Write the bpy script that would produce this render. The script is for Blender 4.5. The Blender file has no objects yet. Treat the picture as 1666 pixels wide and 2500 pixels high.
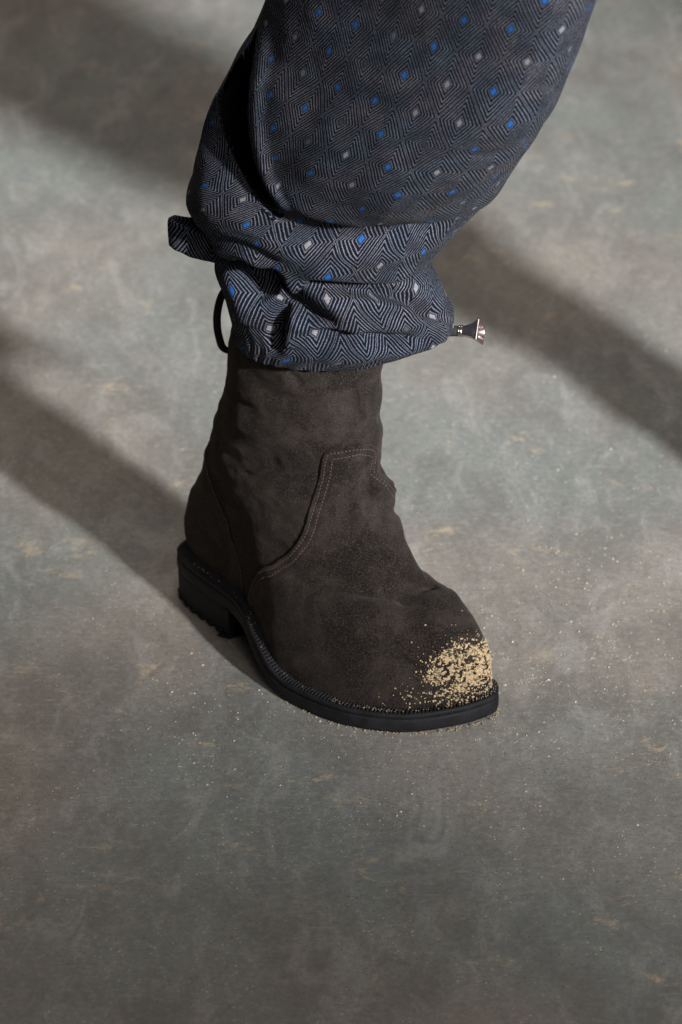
import bpy, bmesh, math, random
import numpy as np
from math import radians, sin, cos, pi
from mathutils import Vector, noise as mnoise

random.seed(7)
rng = np.random.default_rng(7)
scene = bpy.context.scene
COL = scene.collection

# ------------------------------------------------------------------ camera
PITCH, DIST = radians(29.0), 4.6
cam_d = bpy.data.cameras.new('camera')
cam = bpy.data.objects.new('camera', cam_d)
COL.objects.link(cam)
cam.location = (0, -DIST * cos(PITCH), DIST * sin(PITCH))
cam.rotation_euler = (pi / 2 - PITCH, 0, 0)
cam_d.sensor_fit = 'VERTICAL'
cam_d.sensor_height = 36.0
cam_d.lens = 208.66
cam_d.clip_end = 200
cam_d.dof.use_dof = True
cam_d.dof.focus_distance = 4.22
cam_d.dof.aperture_fstop = 8.5
cam_d.dof.aperture_blades = 9
scene.camera = cam

# ------------------------------------------------------------------ light
world = bpy.data.worlds.new('World')
scene.world = world
world.use_nodes = True
bg = world.node_tree.nodes['Background']
bg.inputs[0].default_value = (1.0, 0.86, 0.76, 1)
bg.inputs[1].default_value = 0.04

def aim(o, target):
    o.rotation_euler = (Vector(target) - o.location).to_track_quat('-Z', 'Y').to_euler()

def lamp(name, kind, loc, target, energy, color, **kw):
    d = bpy.data.lights.new(name, kind)
    d.energy = energy; d.color = color
    for k, v in kw.items(): setattr(d, k, v)
    o = bpy.data.objects.new(name, d)
    COL.objects.link(o)
    o.location = loc
    aim(o, target)
    return o

KEY_AZ = Vector((0.56, -0.83, 0)).normalized()
KEY_EL = radians(25)
key_loc = Vector((0.05, 0.1, 0.1)) + 8.5 * (KEY_AZ * cos(KEY_EL) + Vector((0, 0, sin(KEY_EL))))
lamp('key_spot', 'SPOT', key_loc, (-0.30, 0.86, 0), 7500, (1.0, 0.985, 0.965),
     spot_size=radians(10.6), spot_blend=1.0, shadow_soft_size=0.25)
lamp('overhead_fill', 'AREA', (0.0, 0.9, 3.0), (-0.1, 0.5, 0), 21, (1.0, 0.81, 0.67), shape='DISK', size=1.8)  # unseen warm fill light, added to lift the floor shadows at the back
lamp('side_fill', 'AREA', (2.6, 1.6, 2.6), (0, -0.1, 0.2), 14, (0.90, 0.96, 1.0), shape='DISK', size=1.0)  # soft cool fill added from behind right, no visible source

lamp('front_fill', 'AREA', (0.9, -3.3, 2.1), (0, -0.1, 0.15), 25, (1.0, 0.92, 0.86), shape='DISK', size=1.6)  # added frontal fill, brightens the shaded side of boot and heel

scene.view_settings.view_transform = 'Standard'
scene.view_settings.look = 'None'
scene.view_settings.exposure = 0.0
scene.view_settings.gamma = 1.0
scene.render.engine = 'CYCLES'
scene.cycles.max_bounces = 6

# ------------------------------------------------------------------ helpers
def mat(name):
    m = bpy.data.materials.new(name)
    m.use_nodes = True
    nt = m.node_tree
    return m, nt, nt.nodes['Principled BSDF']

class NG:
    """tiny node builder"""
    def __init__(s, nt): s.nt = nt
    def n(s, t, **kw):
        nd = s.nt.nodes.new(t)
        for k, v in kw.items(): setattr(nd, k, v)
        return nd
    def put(s, sock, v):
        if hasattr(v, 'links'): s.nt.links.new(v, sock)
        else: sock.default_value = v
    def math(s, op, a, b=None, c=None, clamp=False):
        nd = s.n('ShaderNodeMath', operation=op, use_clamp=clamp)
        s.put(nd.inputs[0], a)
        if b is not None: s.put(nd.inputs[1], b)
        if c is not None: s.put(nd.inputs[2], c)
        return nd.outputs[0]
    def mix(s, f, a, b, mode='MIX'):
        nd = s.n('ShaderNodeMix', data_type='RGBA', blend_type=mode)
        s.put(nd.inputs[0], f); s.put(nd.inputs[6], a); s.put(nd.inputs[7], b)
        return nd.outputs[2]
    def noise(s, vec, scale, detail=3, rough=0.55, dist=0.0):
        nd = s.n('ShaderNodeTexNoise')
        if vec is not None: s.put(nd.inputs['Vector'], vec)
        nd.inputs['Scale'].default_value = scale; nd.inputs['Detail'].default_value = detail
        nd.inputs['Roughness'].default_value = rough; nd.inputs['Distortion'].default_value = dist
        return nd.outputs[0], nd.outputs[1]
    def ramp(s, f, lo, hi, a=0.0, b=1.0, smooth=True):
        nd = s.n('ShaderNodeMapRange', interpolation_type='SMOOTHSTEP' if smooth else 'LINEAR')
        s.put(nd.inputs[0], f)
        nd.inputs[1].default_value = lo; nd.inputs[2].default_value = hi
        nd.inputs[3].default_value = a; nd.inputs[4].default_value = b
        return nd.outputs[0]
    def mapping(s, vec, rot=(0, 0, 0), scale=(1, 1, 1), loc=(0, 0, 0)):
        nd = s.n('ShaderNodeMapping')
        s.put(nd.inputs[0], vec)
        nd.inputs[1].default_value = loc; nd.inputs[2].default_value = rot; nd.inputs[3].default_value = scale
        return nd.outputs[0]
    def bump(s, h, strength, dist, normal=None):
        nd = s.n('ShaderNodeBump')
        nd.inputs['Strength'].default_value = strength; nd.inputs['Distance'].default_value = dist
        s.put(nd.inputs['Height'], h)
        if normal is not None: s.put(nd.inputs['Normal'], normal)
        return nd.outputs[0]

def rgb(r, g, b): return (r, g, b, 1.0)

def mesh_obj(name, verts, faces, material=None, parent=None, smooth=True, uvs=None):
    me = bpy.data.meshes.new(name)
    verts = np.asarray(verts, np.float32)
    if isinstance(faces, np.ndarray) and faces.ndim == 2:
        nf, k = faces.shape
        me.vertices.add(len(verts)); me.vertices.foreach_set('co', verts.ravel())
        me.loops.add(nf * k); me.loops.foreach_set('vertex_index', faces.astype(np.int32).ravel())
        me.polygons.add(nf)
        me.polygons.foreach_set('loop_start', np.arange(0, nf * k, k, dtype=np.int32))
        me.update(calc_edges=True)
    else:
        me.from_pydata([tuple(map(float, v)) for v in verts], [], [tuple(int(i) for i in f) for f in faces])
        me.update()
    if uvs is not None:
        ul = me.uv_layers.new(name='UVMap')
        li = np.empty(len(me.loops), np.int32); me.loops.foreach_get('vertex_index', li)
        ul.data.foreach_set('uv', np.asarray(uvs, np.float32)[li].ravel())
    if smooth:
        me.polygons.foreach_set('use_smooth', np.ones(len(me.polygons), bool))
    me.validate()
    if material: me.materials.append(material)
    o = bpy.data.objects.new(name, me)
    COL.objects.link(o)
    if parent is not None: o.parent = parent
    return o

def empty(name, loc=(0, 0, 0), rz=0.0, **props):
    o = bpy.data.objects.new(name, None)
    o.empty_display_size = 0.05
    o.location = loc; o.rotation_euler = (0, 0, rz)
    COL.objects.link(o)
    for k, v in props.items(): o[k] = v
    return o

def grid_faces(nr, nc, wrap=True):
    i = np.arange(nr - 1)[:, None]; j = np.arange(nc if wrap else nc - 1)[None, :]
    j2 = (j + 1) % nc
    return np.stack([i * nc + j, i * nc + j2, (i + 1) * nc + j2, (i + 1) * nc + j], -1).reshape(-1, 4)

def sstep(x, a, b):
    t = np.clip((np.asarray(x, float) - a) / (b - a), 0, 1)
    return t * t * (3 - 2 * t)

def pchip(x, xp, yp):
    """smooth monotone-ish cubic through table points"""
    xp = np.asarray(xp, float); yp = np.asarray(yp, float); x = np.asarray(x, float)
    h = np.diff(xp); d = np.diff(yp) / h
    m = np.zeros_like(yp)
    m[1:-1] = np.where(d[:-1] * d[1:] > 0, 2 * d[:-1] * d[1:] / (d[:-1] + d[1:] + 1e-30), 0)
    m[0] = d[0]; m[-1] = d[-1]
    k = np.clip(np.searchsorted(xp, x) - 1, 0, len(h) - 1)
    t = np.clip((x - xp[k]) / h[k], 0, 1)
    return ((2*t**3 - 3*t**2 + 1) * yp[k] + (t**3 - 2*t**2 + t) * h[k] * m[k]
            + (-2*t**3 + 3*t**2) * yp[k+1] + (t**3 - t**2) * h[k] * m[k+1])

def catmull_closed(P, n):
    P = np.asarray(P, float); N = len(P)
    out = []
    for i in range(N):
        p0, p1, p2, p3 = P[i-1], P[i], P[(i+1) % N], P[(i+2) % N]
        for t in np.linspace(0, 1, 24, endpoint=False):
            out.append(0.5 * ((2*p1) + (p2-p0)*t + (2*p0-5*p1+4*p2-p3)*t*t + (3*p1-p0-3*p2+p3)*t**3))
    return resample(np.array(out), n, True)

def resample(P, n, closed=False):
    Q = np.vstack([P, P[:1]]) if closed else P
    s = np.r_[0, np.cumsum(np.linalg.norm(np.diff(Q, axis=0), axis=1))]
    t = np.linspace(0, s[-1], n, endpoint=not closed)
    return np.stack([np.interp(t, s, Q[:, k]) for k in range(Q.shape[1])], -1)

def polyline_dist(V, P):
    """distance of every V to polyline P, plus nearest point, segment direction and parameter (0..1 along)"""
    P = np.asarray(P, float); best = np.full(len(V), 1e9); near = np.zeros_like(V); dr = np.zeros_like(V); par = np.zeros(len(V))
    L = np.r_[0, np.cumsum(np.linalg.norm(np.diff(P, axis=0), axis=1))]
    for i in range(len(P) - 1):
        a, b = P[i], P[i+1]; ab = b - a
        t = np.clip(((V - a) @ ab) / (ab @ ab), 0, 1)
        q = a + t[:, None] * ab
        d = np.linalg.norm(V - q, axis=1)
        k = d < best
        best[k] = d[k]; near[k] = q[k]; dr[k] = ab / np.linalg.norm(ab); par[k] = (L[i] + t[k] * (L[i+1] - L[i])) / L[-1]
    return best, near, dr, par

def grid_normals(G, wrap=True):
    """normals of a grid (rows, cols, 3), columns closed"""
    if wrap: dc = np.roll(G, -1, 1) - np.roll(G, 1, 1)
    else: dc = np.gradient(G, axis=1)
    drr = np.gradient(G, axis=0)
    n = np.cross(dc, drr)
    return n / (np.linalg.norm(n, axis=2, keepdims=True) + 1e-12)

def tube(P, r, k=10, flat=1.0, up=(0, 0, 1), cap=True, flat_b=1.0):
    """tube (or flattened strap) along polyline P"""
    P = np.asarray(P, float); n = len(P)
    T = np.gradient(P, axis=0); T /= np.linalg.norm(T, axis=1, keepdims=True)
    up = np.asarray(up, float)
    A = np.cross(T, up); A /= np.linalg.norm(A, axis=1, keepdims=True) + 1e-9
    B = np.cross(A, T)
    r = np.broadcast_to(np.asarray(r, float), (n,))
    a = np.linspace(0, 2*pi, k, endpoint=False)
    V = P[:, None] + r[:, None, None] * (np.cos(a)[None, :, None] * A[:, None] * flat + np.sin(a)[None, :, None] * B[:, None] * flat_b)
    F = [tuple(f) for f in grid_faces(n, k)]
    if cap: F += [tuple(range(k))[::-1], tuple((n-1)*k + np.arange(k))]
    return V.reshape(-1, 3), F

def lump_noise(V, scale, seed=0.0, octaves=3):
    off = Vector((seed * 3.1, seed * 1.7, seed * 2.3))
    return np.array([mnoise.fractal(Vector(v) * scale + off, 1.0, 2.0, octaves) for v in V])

def ico(sub=1):
    bm = bmesh.new(); bmesh.ops.create_icosphere(bm, subdivisions=sub, radius=1.0)
    V = np.array([v.co[:] for v in bm.verts]); F = np.array([[v.index for v in f.verts] for f in bm.faces]); bm.free()
    return V, F

def scatter(pts, radii, squash=0.75, normals=None):
    """small irregular crumbs joined in one mesh"""
    V0, F0 = ico(1)
    n = len(pts)
    ax = rng.uniform(0.6, 1.25, (n, 1, 3)); ax[:, :, 2] *= squash
    jit = 1 + rng.uniform(-0.22, 0.22, (n, len(V0), 1))
    V = V0[None] * ax * jit * np.asarray(radii)[:, None, None]
    th = rng.uniform(0, 2*pi, n); c, s = np.cos(th)[:, None], np.sin(th)[:, None]
    V = np.stack([V[..., 0]*c - V[..., 1]*s, V[..., 0]*s + V[..., 1]*c, V[..., 2]], -1)
    V = V + np.asarray(pts)[:, None, :]
    F = F0[None] + (np.arange(n) * len(V0))[:, None, None]
    return V.reshape(-1, 3), F.reshape(-1, 3)

# ------------------------------------------------------------------ materials
def suede():
    m, nt, b = mat('dark_brown_suede'); g = NG(nt)
    tc = g.n('ShaderNodeTexCoord').outputs['Object']
    big, _ = g.noise(tc, 27, 5, 0.66, 0.6)
    mid, _ = g.noise(tc, 110, 3, 0.6)
    fine, _ = g.noise(tc, 1150, 2, 0.7)
    c = g.mix(g.ramp(big, 0.39, 0.63), rgb(0.0078, 0.0057, 0.0048), rgb(0.0345, 0.0268, 0.0232))
    c = g.mix(g.ramp(mid, 0.38, 0.70, 0, 0.65), c, rgb(0.013, 0.0112, 0.0105))
    c = g.mix(g.ramp(fine, 0.48, 0.72, 0, 0.85), c, rgb(0.072, 0.060, 0.054))
    nt.links.new(c, b.inputs['Base Color'])
    b.inputs['Roughness'].default_value = 0.95
    b.inputs['Specular IOR Level'].default_value = 0.12
    b.inputs['Sheen Weight'].default_value = 0.10
    b.inputs['Sheen Roughness'].default_value = 0.5
    b.inputs['Sheen Tint'].default_value = rgb(0.75, 0.66, 0.62)
    n1 = g.bump(mid, 0.35, 0.002)
    nt.links.new(g.bump(fine, 0.8, 0.0008, n1), b.inputs['Normal'])
    return m

def rubber():
    m, nt, b = mat('black_rubber'); g = NG(nt)
    tc = g.n('ShaderNodeTexCoord').outputs['Object']
    a, _ = g.noise(tc, 60, 4, 0.6)
    f, _ = g.noise(tc, 900, 2, 0.6)
    c = g.mix(g.ramp(a, 0.35, 0.7), rgb(0.0085, 0.0085, 0.0105), rgb(0.017, 0.017, 0.0205))
    c = g.mix(g.ramp(f, 0.64, 0.72, 0, 0.6), c, rgb(0.07, 0.065, 0.06))
    nt.links.new(c, b.inputs['Base Color'])
    nt.links.new(g.ramp(a, 0.3, 0.7, 0.62, 0.8), b.inputs['Roughness'])
    b.inputs['Specular IOR Level'].default_value = 0.25
    nt.links.new(g.bump(f, 0.25, 0.0005), b.inputs['Normal'])
    return m

def simple(name, col, rough, metal=0.0, spec=0.5, noise_scale=300, amt=0.25):
    m, nt, b = mat(name); g = NG(nt)
    tc = g.n('ShaderNodeTexCoord').outputs['Object']
    a, _ = g.noise(tc, noise_scale, 3, 0.6)
    lo = tuple(c * (1 - amt) for c in col) + (1,); hi = tuple(min(1, c * (1 + amt)) for c in col) + (1,)
    nt.links.new(g.mix(g.ramp(a, 0.3, 0.7), lo, hi), b.inputs['Base Color'])
    b.inputs['Roughness'].default_value = rough; b.inputs['Metallic'].default_value = metal
    b.inputs['Specular IOR Level'].default_value = spec
    return m

def diamond_wool():
    m, nt, b = mat('diamond_wool'); g = NG(nt)
    uv = g.n('ShaderNodeTexCoord').outputs['UV']
    ob = g.n('ShaderNodeTexCoord').outputs['Object']
    _, wob = g.noise(uv, 45, 2, 0.5)
    _, wob2 = g.noise(uv, 700, 1, 0.5)
    def add(v, w, amt):
        sub = g.n('ShaderNodeVectorMath', operation='SUBTRACT'); g.put(sub.inputs[0], w); sub.inputs[1].default_value = (.5, .5, .5)
        sc = g.n('ShaderNodeVectorMath', operation='SCALE'); g.put(sc.inputs[0], sub.outputs[0]); sc.inputs['Scale'].default_value = amt
        ad = g.n('ShaderNodeVectorMath', operation='ADD'); g.put(ad.inputs[0], v); g.put(ad.inputs[1], sc.outputs[0])
        return ad.outputs[0]
    uvw = add(add(uv, wob, 0.0022), wob2, 0.0006)
    sep = g.n('ShaderNodeSeparateXYZ'); g.put(sep.inputs[0], uvw)
    U, V = sep.outputs[0], sep.outputs[1]
    A, B = 0.0178, 0.0292
    u2 = g.math('DIVIDE', U, 2*A); v2 = g.math('DIVIDE', V, 2*B)
    p = g.math('ADD', u2, v2); q = g.math('SUBTRACT', u2, v2)
    fp = g.math('SUBTRACT', g.math('FRACT', p), 0.5); fq = g.math('SUBTRACT', g.math('FRACT', q), 0.5)
    r = g.math('MULTIPLY', g.math('MAXIMUM', g.math('ABSOLUTE', fp), g.math('ABSOLUTE', fq)), 2.0)
    cell = g.n('ShaderNodeCombineXYZ'); g.put(cell.inputs[0], g.math('FLOOR', p)); g.put(cell.inputs[1], g.math('FLOOR', q))
    wn = g.n('ShaderNodeTexWhiteNoise', noise_dimensions='2D'); g.put(wn.inputs[0], cell.outputs[0])
    rnd = wn.outputs[0]
    stripe = g.math('SINE', g.math('MULTIPLY', g.math('SUBTRACT', r, 0.17), 2*pi*6.6))
    line = g.ramp(stripe, 0.22, 0.95)
    seam = g.ramp(r, 0.95, 0.99, 1, 0.2)
    line = g.math('MULTIPLY', line, seam)
    yarn, _ = g.noise(uv, 1300, 2, 0.8)
    patchy, _ = g.noise(uv, 60, 2, 0.5)
    line = g.math('MULTIPLY', line, g.ramp(yarn, 0.34, 0.62, 0.22, 1.0))
    line = g.math('MULTIPLY', line, g.ramp(patchy, 0.3, 0.7, 0.55, 1.0))
    base = g.mix(g.ramp(yarn, 0.35, 0.7), rgb(0.0034, 0.0042, 0.0092), rgb(0.0095, 0.0105, 0.0190))
    tint, _ = g.noise(uv, 28, 1, 0.5)
    lc = g.mix(g.ramp(tint, 0.35, 0.65), rgb(0.195, 0.240, 0.310), rgb(0.262, 0.265, 0.315))
    c = g.mix(line, base, lc)
    dot = g.math('MULTIPLY', g.ramp(r, 0.105, 0.165, 1, 0), g.ramp(yarn, 0.28, 0.5, 0.45, 1.0))
    edge = g.ramp(r, 0.16, 0.23, 1, 0)
    c = g.mix(g.math('MULTIPLY', edge, 0.7), c, rgb(0.008, 0.008, 0.012))
    blue = g.mix(g.ramp(yarn, 0.35, 0.65), rgb(0.009, 0.075, 0.30), rgb(0.026, 0.15, 0.47))
    grey = g.mix(g.ramp(yarn, 0.35, 0.65), rgb(0.16, 0.16, 0.175), rgb(0.30, 0.295, 0.325))
    wn2 = g.n('ShaderNodeTexWhiteNoise', noise_dimensions='2D')
    g.put(wn2.inputs[0], g.mapping(cell.outputs[0], loc=(17.3, 5.1, 0)))
    grey = g.mix(g.ramp(wn2.outputs[0], 0.45, 0.9), grey, rgb(0.045, 0.05, 0.062))
    dc = g.mix(g.math('GREATER_THAN', rnd, 0.58), grey, blue)
    c = g.mix(dot, c, dc)
    nt.links.new(c, b.inputs['Base Color'])
    b.inputs['Roughness'].default_value = 0.95
    b.inputs['Specular IOR Level'].default_value = 0.06
    b.inputs['Sheen Weight'].default_value = 0.02
    h = g.math('ADD', g.math('MULTIPLY', line, 0.5), yarn)
    nt.links.new(g.bump(h, 0.45, 0.0006), b.inputs['Normal'])
    return m

def floor_mat():
    m, nt, b = mat('scuffed_grey_floor'); g = NG(nt)
    tc = g.n('ShaderNodeTexCoord').outputs['Object']
    big, _ = g.noise(tc, 2.6, 2, 0.5)
    mid, _ = g.noise(g.mapping(tc, scale=(1.7, 1, 1)), 9, 6, 0.66, 0.5)
    blot, _ = g.noise(g.mapping(tc, rot=(0, 0, radians(25)), scale=(1.7, 1, 1)), 30, 5, 0.7, 0.3)
    st = g.mapping(tc, rot=(0, 0, radians(28)), scale=(2.6, 1.0, 1))
    streak, _ = g.noise(st, 11, 7, 0.72, 0.9)
    st2 = g.mapping(tc, rot=(0, 0, radians(-14)), scale=(2.4, 1.0, 1))
    streak2, _ = g.noise(st2, 10, 7, 0.74, 0.8)
    fine, _ = g.noise(tc, 420, 3, 0.7)
    grain, _ = g.noise(tc, 170, 4, 0.75)
    c = g.mix(g.ramp(big, 0.38, 0.62), rgb(0.250, 0.285, 0.280), rgb(0.325, 0.305, 0.280))
    c = g.mix(g.ramp(mid, 0.40, 0.65, 0, 0.60), c, rgb(0.19, 0.188, 0.180))
    c = g.mix(g.ramp(blot, 0.48, 0.68, 0, 0.36), c, rgb(0.40, 0.385, 0.36))
    c = g.mix(g.ramp(streak, 0.50, 0.66, 0, 0.50), c, rgb(0.43, 0.44, 0.43))
    c = g.mix(g.ramp(streak2, 0.50, 0.68, 0, 0.38), c, rgb(0.19, 0.183, 0.172))
    c = g.mix(g.ramp(grain, 0.50, 0.70, 0, 0.42), c, rgb(0.46, 0.44, 0.40))
    c = g.mix(g.ramp(grain, 0.50, 0.32, 0, 0.38), c, rgb(0.17, 0.165, 0.155))
    # dry sandy smears
    big2, _ = g.noise(g.mapping(tc, loc=(4.2, 1.1, 0)), 5.0, 2, 0.5)
    s1, _ = g.noise(g.mapping(tc, rot=(0, 0, radians(20)), scale=(1, 1.3, 1)), 17, 6, 0.72, 0.4)
    s2, _ = g.noise(tc, 95, 4, 0.75)
    sand = g.math('MULTIPLY', g.math('MULTIPLY', g.ramp(s1, 0.58, 0.67), g.ramp(big2, 0.40, 0.60, 0.45, 1.0)), g.ramp(s2, 0.40, 0.62, 0.15, 1.0))
    c = g.mix(g.math('MULTIPLY', sand, 0.9), c, rgb(0.60, 0.50, 0.36))
    # powder specks
    vo = g.n('ShaderNodeTexVoronoi'); g.put(vo.inputs['Vector'], tc); vo.inputs['Scale'].default_value = 210
    speck = g.math('MULTIPLY', g.ramp(vo.outputs['Distance'], 0.14, 0.24, 1, 0), g.math('MULTIPLY', g.ramp(s2, 0.46, 0.54), g.ramp(mid, 0.56, 0.42)))
    c = g.mix(g.math('MULTIPLY', speck, 0.85), c, rgb(0.66, 0.59, 0.48))
    vd_ = g.n('ShaderNodeTexVoronoi'); g.put(vd_.inputs['Vector'], g.mapping(tc, loc=(3.3, 1.7, 0))); vd_.inputs['Scale'].default_value = 260
    s3, _ = g.noise(tc, 70, 3, 0.7)
    pit = g.math('MULTIPLY', g.ramp(vd_.outputs['Distance'], 0.12, 0.26, 1, 0), g.ramp(s3, 0.44, 0.58))
    c = g.mix(g.math('MULTIPLY', pit, 0.6), c, rgb(0.10, 0.098, 0.092))
    c = g.mix(g.ramp(fine, 0.4, 0.8, 0, 0.4), c, rgb(0.15, 0.147, 0.137))
    # thin scratches
    for rt, sc_, lo, colr in ((33, 5, .66, rgb(0.47, 0.46, 0.43)), (-38, 4, .67, rgb(0.12, 0.118, 0.11)), (75, 4.2, .67, rgb(0.45, 0.43, 0.39))):
        sv = g.mapping(tc, rot=(0, 0, radians(rt)), scale=(3, 60, 1))
        scr, _ = g.noise(sv, sc_, 3, 0.6, 0.3)
        c = g.mix(g.ramp(scr, lo, lo + .07, 0, 0.45), c, colr)
    nt.links.new(c, b.inputs['Base Color'])
    nt.links.new(g.ramp(streak, 0.3, 0.75, 0.42, 0.62), b.inputs['Roughness'])
    b.inputs['Specular IOR Level'].default_value = 0.35
    h = g.math('ADD', g.math('MULTIPLY', mid, 1.2), g.math('ADD', g.math('ADD', fine, grain), g.math('MULTIPLY', sand, 0.8)))
    nt.links.new(g.bump(h, 0.22, 0.0012), b.inputs['Normal'])
    return m

M_SUEDE = suede()
M_RUBBER = rubber()
M_WOOL = diamond_wool()
M_FLOOR = floor_mat()
M_SAND = simple('pale_sand', (0.52, 0.40, 0.245), 0.95, noise_scale=900, amt=0.28)
M_DUST = simple('floor_grit', (0.62, 0.55, 0.43), 0.9, noise_scale=500, amt=0.4)
M_STITCH = simple('pink_brown_thread', (0.15, 0.098, 0.088), 0.8, noise_scale=700)
M_CORD = simple('black_cord', (0.010, 0.008, 0.008), 0.75, spec=0.3)
M_GUN = simple('polished_gunmetal', (0.52, 0.44, 0.43), 0.30, metal=1.0, noise_scale=400, amt=0.1)
M_STEEL = simple('bright_steel', (0.75, 0.74, 0.72), 0.14, metal=1.0, noise_scale=400, amt=0.05)
M_POST = simple('black_painted_steel', (0.02, 0.02, 0.02), 0.5)

# ------------------------------------------------------------------ setting
fl = mesh_obj('floor', [(-30, -30, 0), (30, -30, 0), (30, 30, 0), (-30, 30, 0)], [(0, 1, 2, 3)], M_FLOOR, smooth=False)
fl['kind'] = 'structure'

# ------------------------------------------------------------------ boot
YAW = radians(-36.63)
BOOT_LOC = (-0.12323, -0.12965, 0.0)
boot = empty('boot', BOOT_LOC, YAW,
             label='dark brown suede pull-on boot with sand on its toe, standing on the grey floor', category='boot',
             group='brown suede boots on the runway')

OUTLINE = catmull_closed([
    (-.004, .016), (-.001, .001), (.0125, -.0095), (.0277, -.0165), (.0426, -.0215), (.0564, -.026), (.0727, -.0315),
    (.0936, -.043), (.1092, -.054), (.1248, -.064), (.142, -.0725), (.1616, -.0775), (.185, -.0805), (.2078, -.0805),
    (.222, -.078), (.2381, -.0725), (.2545, -.064), (.2718, -.0505), (.2865, -.0335), (.2942, -.0185), (.2970, -.005),
    (.2935, .004), (.2865, .0125), (.275, .0195), (.255, .0265), (.225, .0305), (.19, .032), (.15, .032), (.11, .037),
    (.08, .045), (.055, .050), (.03, .0495), (.010, .041), (.0, .030)], 900)

def zb(u):  # underside of the outsole: heel rise and a little toe spring
    u = np.asarray(u, float)
    return 0.0005 + 0.0245 * (1 - sstep(u, 0.085, 0.165)) + 0.004 * sstep(u, 0.25, 0.30)

def outline_normals(P):
    t = np.roll(P, -1, 0) - np.roll(P, 1, 0)
    n = np.stack([t[:, 1], -t[:, 0]], -1); n /= np.linalg.norm(n, axis=1, keepdims=True)
    c = P.mean(0)
    if np.sum((P - c) * n) < 0: n = -n
    return n

def sweep(P, prof, ripple=None):
    """profile [(offset, height, ripple weight)] swept round outline P -> verts, faces"""
    n = outline_normals(P)
    z0 = zb(P[:, 0])
    rings = []
    for k, (o, h, w) in enumerate(prof):
        z = z0 + h
        if ripple is not None and w: z = z + ripple[k] * w
        rings.append(np.column_stack([P + n * o, z]))
    V = np.stack(rings, 0)
    return V.reshape(-1, 3), grid_faces(len(prof), len(P)), V

SOLE_H = 0.0115
# outsole
OS = [(-.014, SOLE_H, 0), (-.0016, SOLE_H, 0), (-.0006, SOLE_H - .0004, 0), (0, SOLE_H - .0012, 0), (.0002, .0085, 0), (.0004, .006, 0), (.0003, .003, 0), (-.0003, .0009, 0), (-.0014, .0002, 0), (-.0035, 0, 0), (-.014, 0, 0)]
V, F, _ = sweep(OUTLINE, OS)
F = [tuple(f) for f in F]
n_o = len(OUTLINE)
F.append(tuple((len(OS) - 1) * n_o + np.arange(n_o)))
F.append(tuple(np.arange(n_o))[::-1])
outsole = mesh_obj('outsole', V, F, M_RUBBER, boot)

# welt with its slanted ribs
NW = 2700
WO = catmull_closed(OUTLINE[::9], NW)
s = np.arange(NW) * (np.linalg.norm(np.roll(WO, -1, 0) - WO, axis=1).mean())
WP = [(-.014, SOLE_H + .0006, 0), (-.0105, SOLE_H + .0055, 0), (-.0082, SOLE_H + .0062, .4), (-.0062, SOLE_H + .0057, 1), (-.0046, SOLE_H + .0052, 1), (-.0030, SOLE_H + .0046, .8),
      (-.0018, SOLE_H + .0042, 0), (-.0009, SOLE_H + .0041, 0), (-.0003, SOLE_H + .0036, 0), (0.0002, SOLE_H + .0026, 0), (0.0001, SOLE_H + .0006, 0), (-.0012, SOLE_H + .0001, 0), (-.014, SOLE_H + .0001, 0)]
rip = []
for o, h, w in WP:
    ph = 2 * pi * (s / 0.0030) + o / 0.0065 * 2 * pi * 0.9
    rip.append(0.0018 * (np.clip(np.sin(ph) * 1.6, -1, 1)) - 0.0006)
V, F, _ = sweep(WO, WP, rip)
welt = mesh_obj('welt', V, F, M_RUBBER, boot)

# heel block
hm = OUTLINE[OUTLINE[:, 0] < 0.0735]
ang = np.arctan2(hm[:, 1] - 0.012, hm[:, 0] - 0.09)
hm = hm[np.argsort(np.mod(ang, 2*pi))]
breast = np.array([[0.0735 - 0.004 * sin(pi * t), hm[-1, 1] + t * (hm[0, 1] - hm[-1, 1])] for t in np.linspace(0, 1, 16)[1:-1]])
HP = np.vstack([hm, breast])
hn = outline_normals(HP)
rings = []
for o, z in ((-.004, .0262), (-.0008, .0262), (-.0004, .0255), (-.0007, .018), (-.0010, .008), (-.0012, .0042), (-.0012, .0028), (-.0030, .0016), (-.012, .0012)):
    rings.append(np.column_stack([HP + hn * o, np.full(len(HP), z)]))
V = np.concatenate(rings); nh = len(HP)
F = [tuple(f) for f in grid_faces(len(rings), nh)] + [tuple((len(rings)-1) * nh + np.arange(nh)), tuple(np.arange(nh))[::-1]]
heel = mesh_obj('heel', V, F, M_RUBBER, boot)
lug_me = None
hs = resample(hm, 200)
hsn = None
tl = np.gradient(hs, axis=0); hsn = np.stack([tl[:, 1], -tl[:, 0]], -1); hsn /= np.linalg.norm(hsn, axis=1, keepdims=True)
if np.sum((hs - np.array([.04, .012])) * hsn) < 0: hsn = -hsn
for i in range(17):
    k = int(4 + i * 191 / 16)
    if lug_me is None:
        bm = bmesh.new(); bmesh.ops.create_cube(bm, size=1)
        bmesh.ops.scale(bm, vec=(0.0058, 0.0058, 0.0046), verts=bm.verts)
        for v in bm.verts:
            if v.co.z < 0: v.co.x *= .82; v.co.y *= .82
        bmesh.ops.bevel(bm, geom=bm.edges[:], offset=0.0009, segments=2, affect='EDGES')
        lug_me = bpy.data.meshes.new('tread_lug'); bm.to_mesh(lug_me); bm.free(); lug_me.materials.append(M_RUBBER)
        for p_ in lug_me.polygons: p_.use_smooth = True
    lo = bpy.data.objects.new('tread_lug', lug_me); COL.objects.link(lo); lo.parent = heel
    q = hs[k] - hsn[k] * 0.0026
    lo.location = (q[0], q[1], 0.0023); lo.rotation_euler = (0, 0, math.atan2(hsn[k, 1], hsn[k, 0]))

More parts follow.
